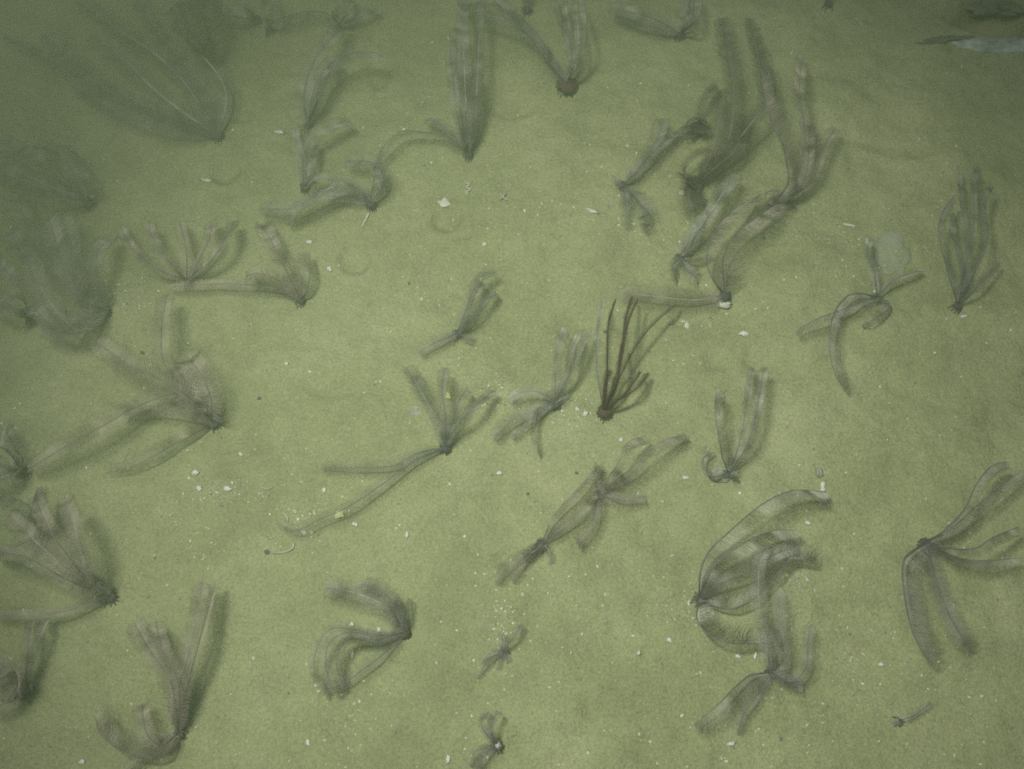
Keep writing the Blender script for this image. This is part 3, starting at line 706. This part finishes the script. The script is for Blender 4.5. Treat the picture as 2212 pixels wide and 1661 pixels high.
# branched white bit: three little prongs from one centre
bc = spot(1086, 426); bz = gz(bc[0], bc[1]); V_, F_ = [], []
for (dx, dy) in ((-8, -7), (6, -9), (8, 6), (-5, 5)):
    e = spot(1086 + dx, 426 + dy, bz + .004); c0 = spot(1086, 426, bz + .002)
    p, _ = smooth_path([c0, (c0 + e) / 2 + np.array([0, 0, .001]), e], 6)
    v, f = tube(p - np.array([bc[0], bc[1], bz]), np.linspace(.0014, .0008, 6), 6)
    F_ += [tuple(i + sum(len(a) for a in V_) for i in q) for q in f]; V_.append(v)
V_ = np.concatenate(V_)
o = link('coral_fragment', mesh('coral_fragment', V_, F_, np.full(len(V_), 1.0)), None, M['tube']); o.location = (bc[0], bc[1], bz)
tag(o, 'small branched white fragment right of the round cream shell', 'coral')

# soft pale blob between the arms of the right-hand star
shell('sea_squirt', 'pale whitish soft blob among the thin bent arms at right', 1928, 552, 36, 54, 12, 'jelly', 'sea squirt', -0.15, .32, None, 30, 18, .45)

# pale slab and dark rocks in the top right corner
V, F = lump(.095, .0140, .009, 48, 14, .22, 77, 6.2)
V[:, 1] += 2.2 * V[:, 0] ** 2; V[:, 1] *= 1 - 0.5 * (V[:, 0] < 0) * (V[:, 0] / .1) ** 2
g = spot(2165, 96); o = link('slab', mesh('slab', V, F, np.full(len(V), 1.0)), None, M['slab'])
o.location = (g[0], g[1], gz(g[0], g[1]) - .0015)
tag(o, 'smooth bluish white crescent slab in the top right corner', 'slab')
for lb, x, y, rx, ry, rz in [('dark rock face above the bluish white crescent slab', 2165, 40, 80, 26, 7),
                             ('low dark stone at the left tip of the bluish white slab', 2035, 88, 58, 7, 5)]:
    shell('rock', lb, x, y, rx, ry, rz, 'rock', 'rock', .15, .55, None, 26, 14, .5)

# ------------------------------------------------------------------ shell grit too fine to count
def grit(name, mat, clusters, n_wide, size, seed):
    r = np.random.default_rng(seed)
    pts = []
    for (cx, cy, sx, sy, n) in clusters:
        pts += [(cx + sx * r.normal(), cy + sy * r.normal(), r.uniform(.45, 1.0)) for _ in range(int(n * 2.4))]
    pts += [(r.uniform(-250, FW + 250), r.uniform(-150, FH + 150), 0.8) for _ in range(n_wide)]
    V, F, T = [], [], []; o = 0
    G = np.array([spot(x, y) for (x, y, k) in pts]); G[:, 2] = ground_z(G[:, 0], G[:, 1])
    for (x, y, k), g in zip(pts, G):
        z = g[2]
        a = size * k * (0.35 + 1.1 * r.random() ** 2.5); b = a * (0.35 + 0.6 * r.random()); th = r.random() * 6.28
        ring = [(a * math.cos(q) * (.7 + .5 * r.random()), b * math.sin(q) * (.7 + .5 * r.random())) for q in np.linspace(0, 6.28, 7)[:-1]]
        c_, s_ = math.cos(th), math.sin(th)
        tl = r.normal() * .35
        for (p, q) in ring:
            V.append((g[0] + p * c_ - q * s_, g[1] + p * s_ + q * c_, z + .0002 + abs(tl) * a + tl * p))
        V.append((g[0], g[1], z + b * .7 + abs(tl) * a)); V.append((g[0], g[1], z - .001))
        for i in range(6):
            F.append((o + i, o + (i + 1) % 6, o + 6)); F.append((o + (i + 1) % 6, o + i, o + 7))
        T += [0.35 + 0.85 * r.random() ** 1.6] * 8; o += 8
    return link(name, mesh(name, V, F, T, False), None, M[mat], 'stuff')
g1 = grit('shell_grit', 'grit', [(485, 1060, 45, 18, 70), (268, 640, 34, 26, 130), (640, 1130, 40, 45, 60), (1075, 845, 35, 22, 50), (1235, 895, 40, 25, 70), (1710, 1235, 25, 45, 80),
     (1085, 1335, 18, 30, 70), (1478, 1285, 40, 35, 70), (1640, 485, 50, 16, 40), (1120, 430, 60, 40, 40), (1410, 500, 60, 25, 40), (1800, 500, 60, 30, 40), (1500, 690, 30, 14, 40),
     (1850, 590, 40, 40, 30), (1890, 1440, 60, 50, 60), (1290, 1250, 90, 60, 60), (760, 1560, 60, 60, 40), (1640, 1610, 120, 60, 60), (1780, 1040, 30, 40, 40), (930, 620, 40, 40, 40),
     (1400, 300, 80, 40, 30), (500, 250, 60, 60, 25), (860, 300, 60, 60, 25), (430, 1150, 90, 60, 50), (1180, 480, 120, 60, 40)], 6500, .0017, 5)
tag(g1, 'scattered fine white and cream shell grit over the mud', 'shell grit')
g2 = grit('pellets', 'pebble', [(880, 700, 500, 350, 50)], 260, .0013, 9)
tag(g2, 'fine dark specks scattered over the mud', 'specks')

# ------------------------------------------------------------------ the water
hx = 33.0; top = 2.2
V = [(x, y, z) for z in (-1.05, top) for y in (-hx, hx) for x in (-hx, hx)]
hm = bpy.data.meshes.new('haze')
hm.from_pydata(V, [], [(0, 2, 3, 1), (4, 5, 7, 6), (0, 1, 5, 4), (2, 6, 7, 3), (0, 4, 6, 2), (1, 3, 7, 5)])
m = bpy.data.materials.new('sea_water'); m.use_nodes = True
n = m.node_tree.nodes; n.remove(n['Principled BSDF'])
pv = n.new('ShaderNodeVolumePrincipled')
pv.inputs['Color'].default_value = (0.77, 0.93, 0.52, 1)
pv.inputs['Density'].default_value = 0.135
pv.inputs['Anisotropy'].default_value = 0.1
m.node_tree.links.new(pv.outputs[0], n['Material Output'].inputs['Volume'])
haze = link('haze', hm, None, m, 'stuff')
tag(haze, 'murky green sea water filling the whole view', 'water')
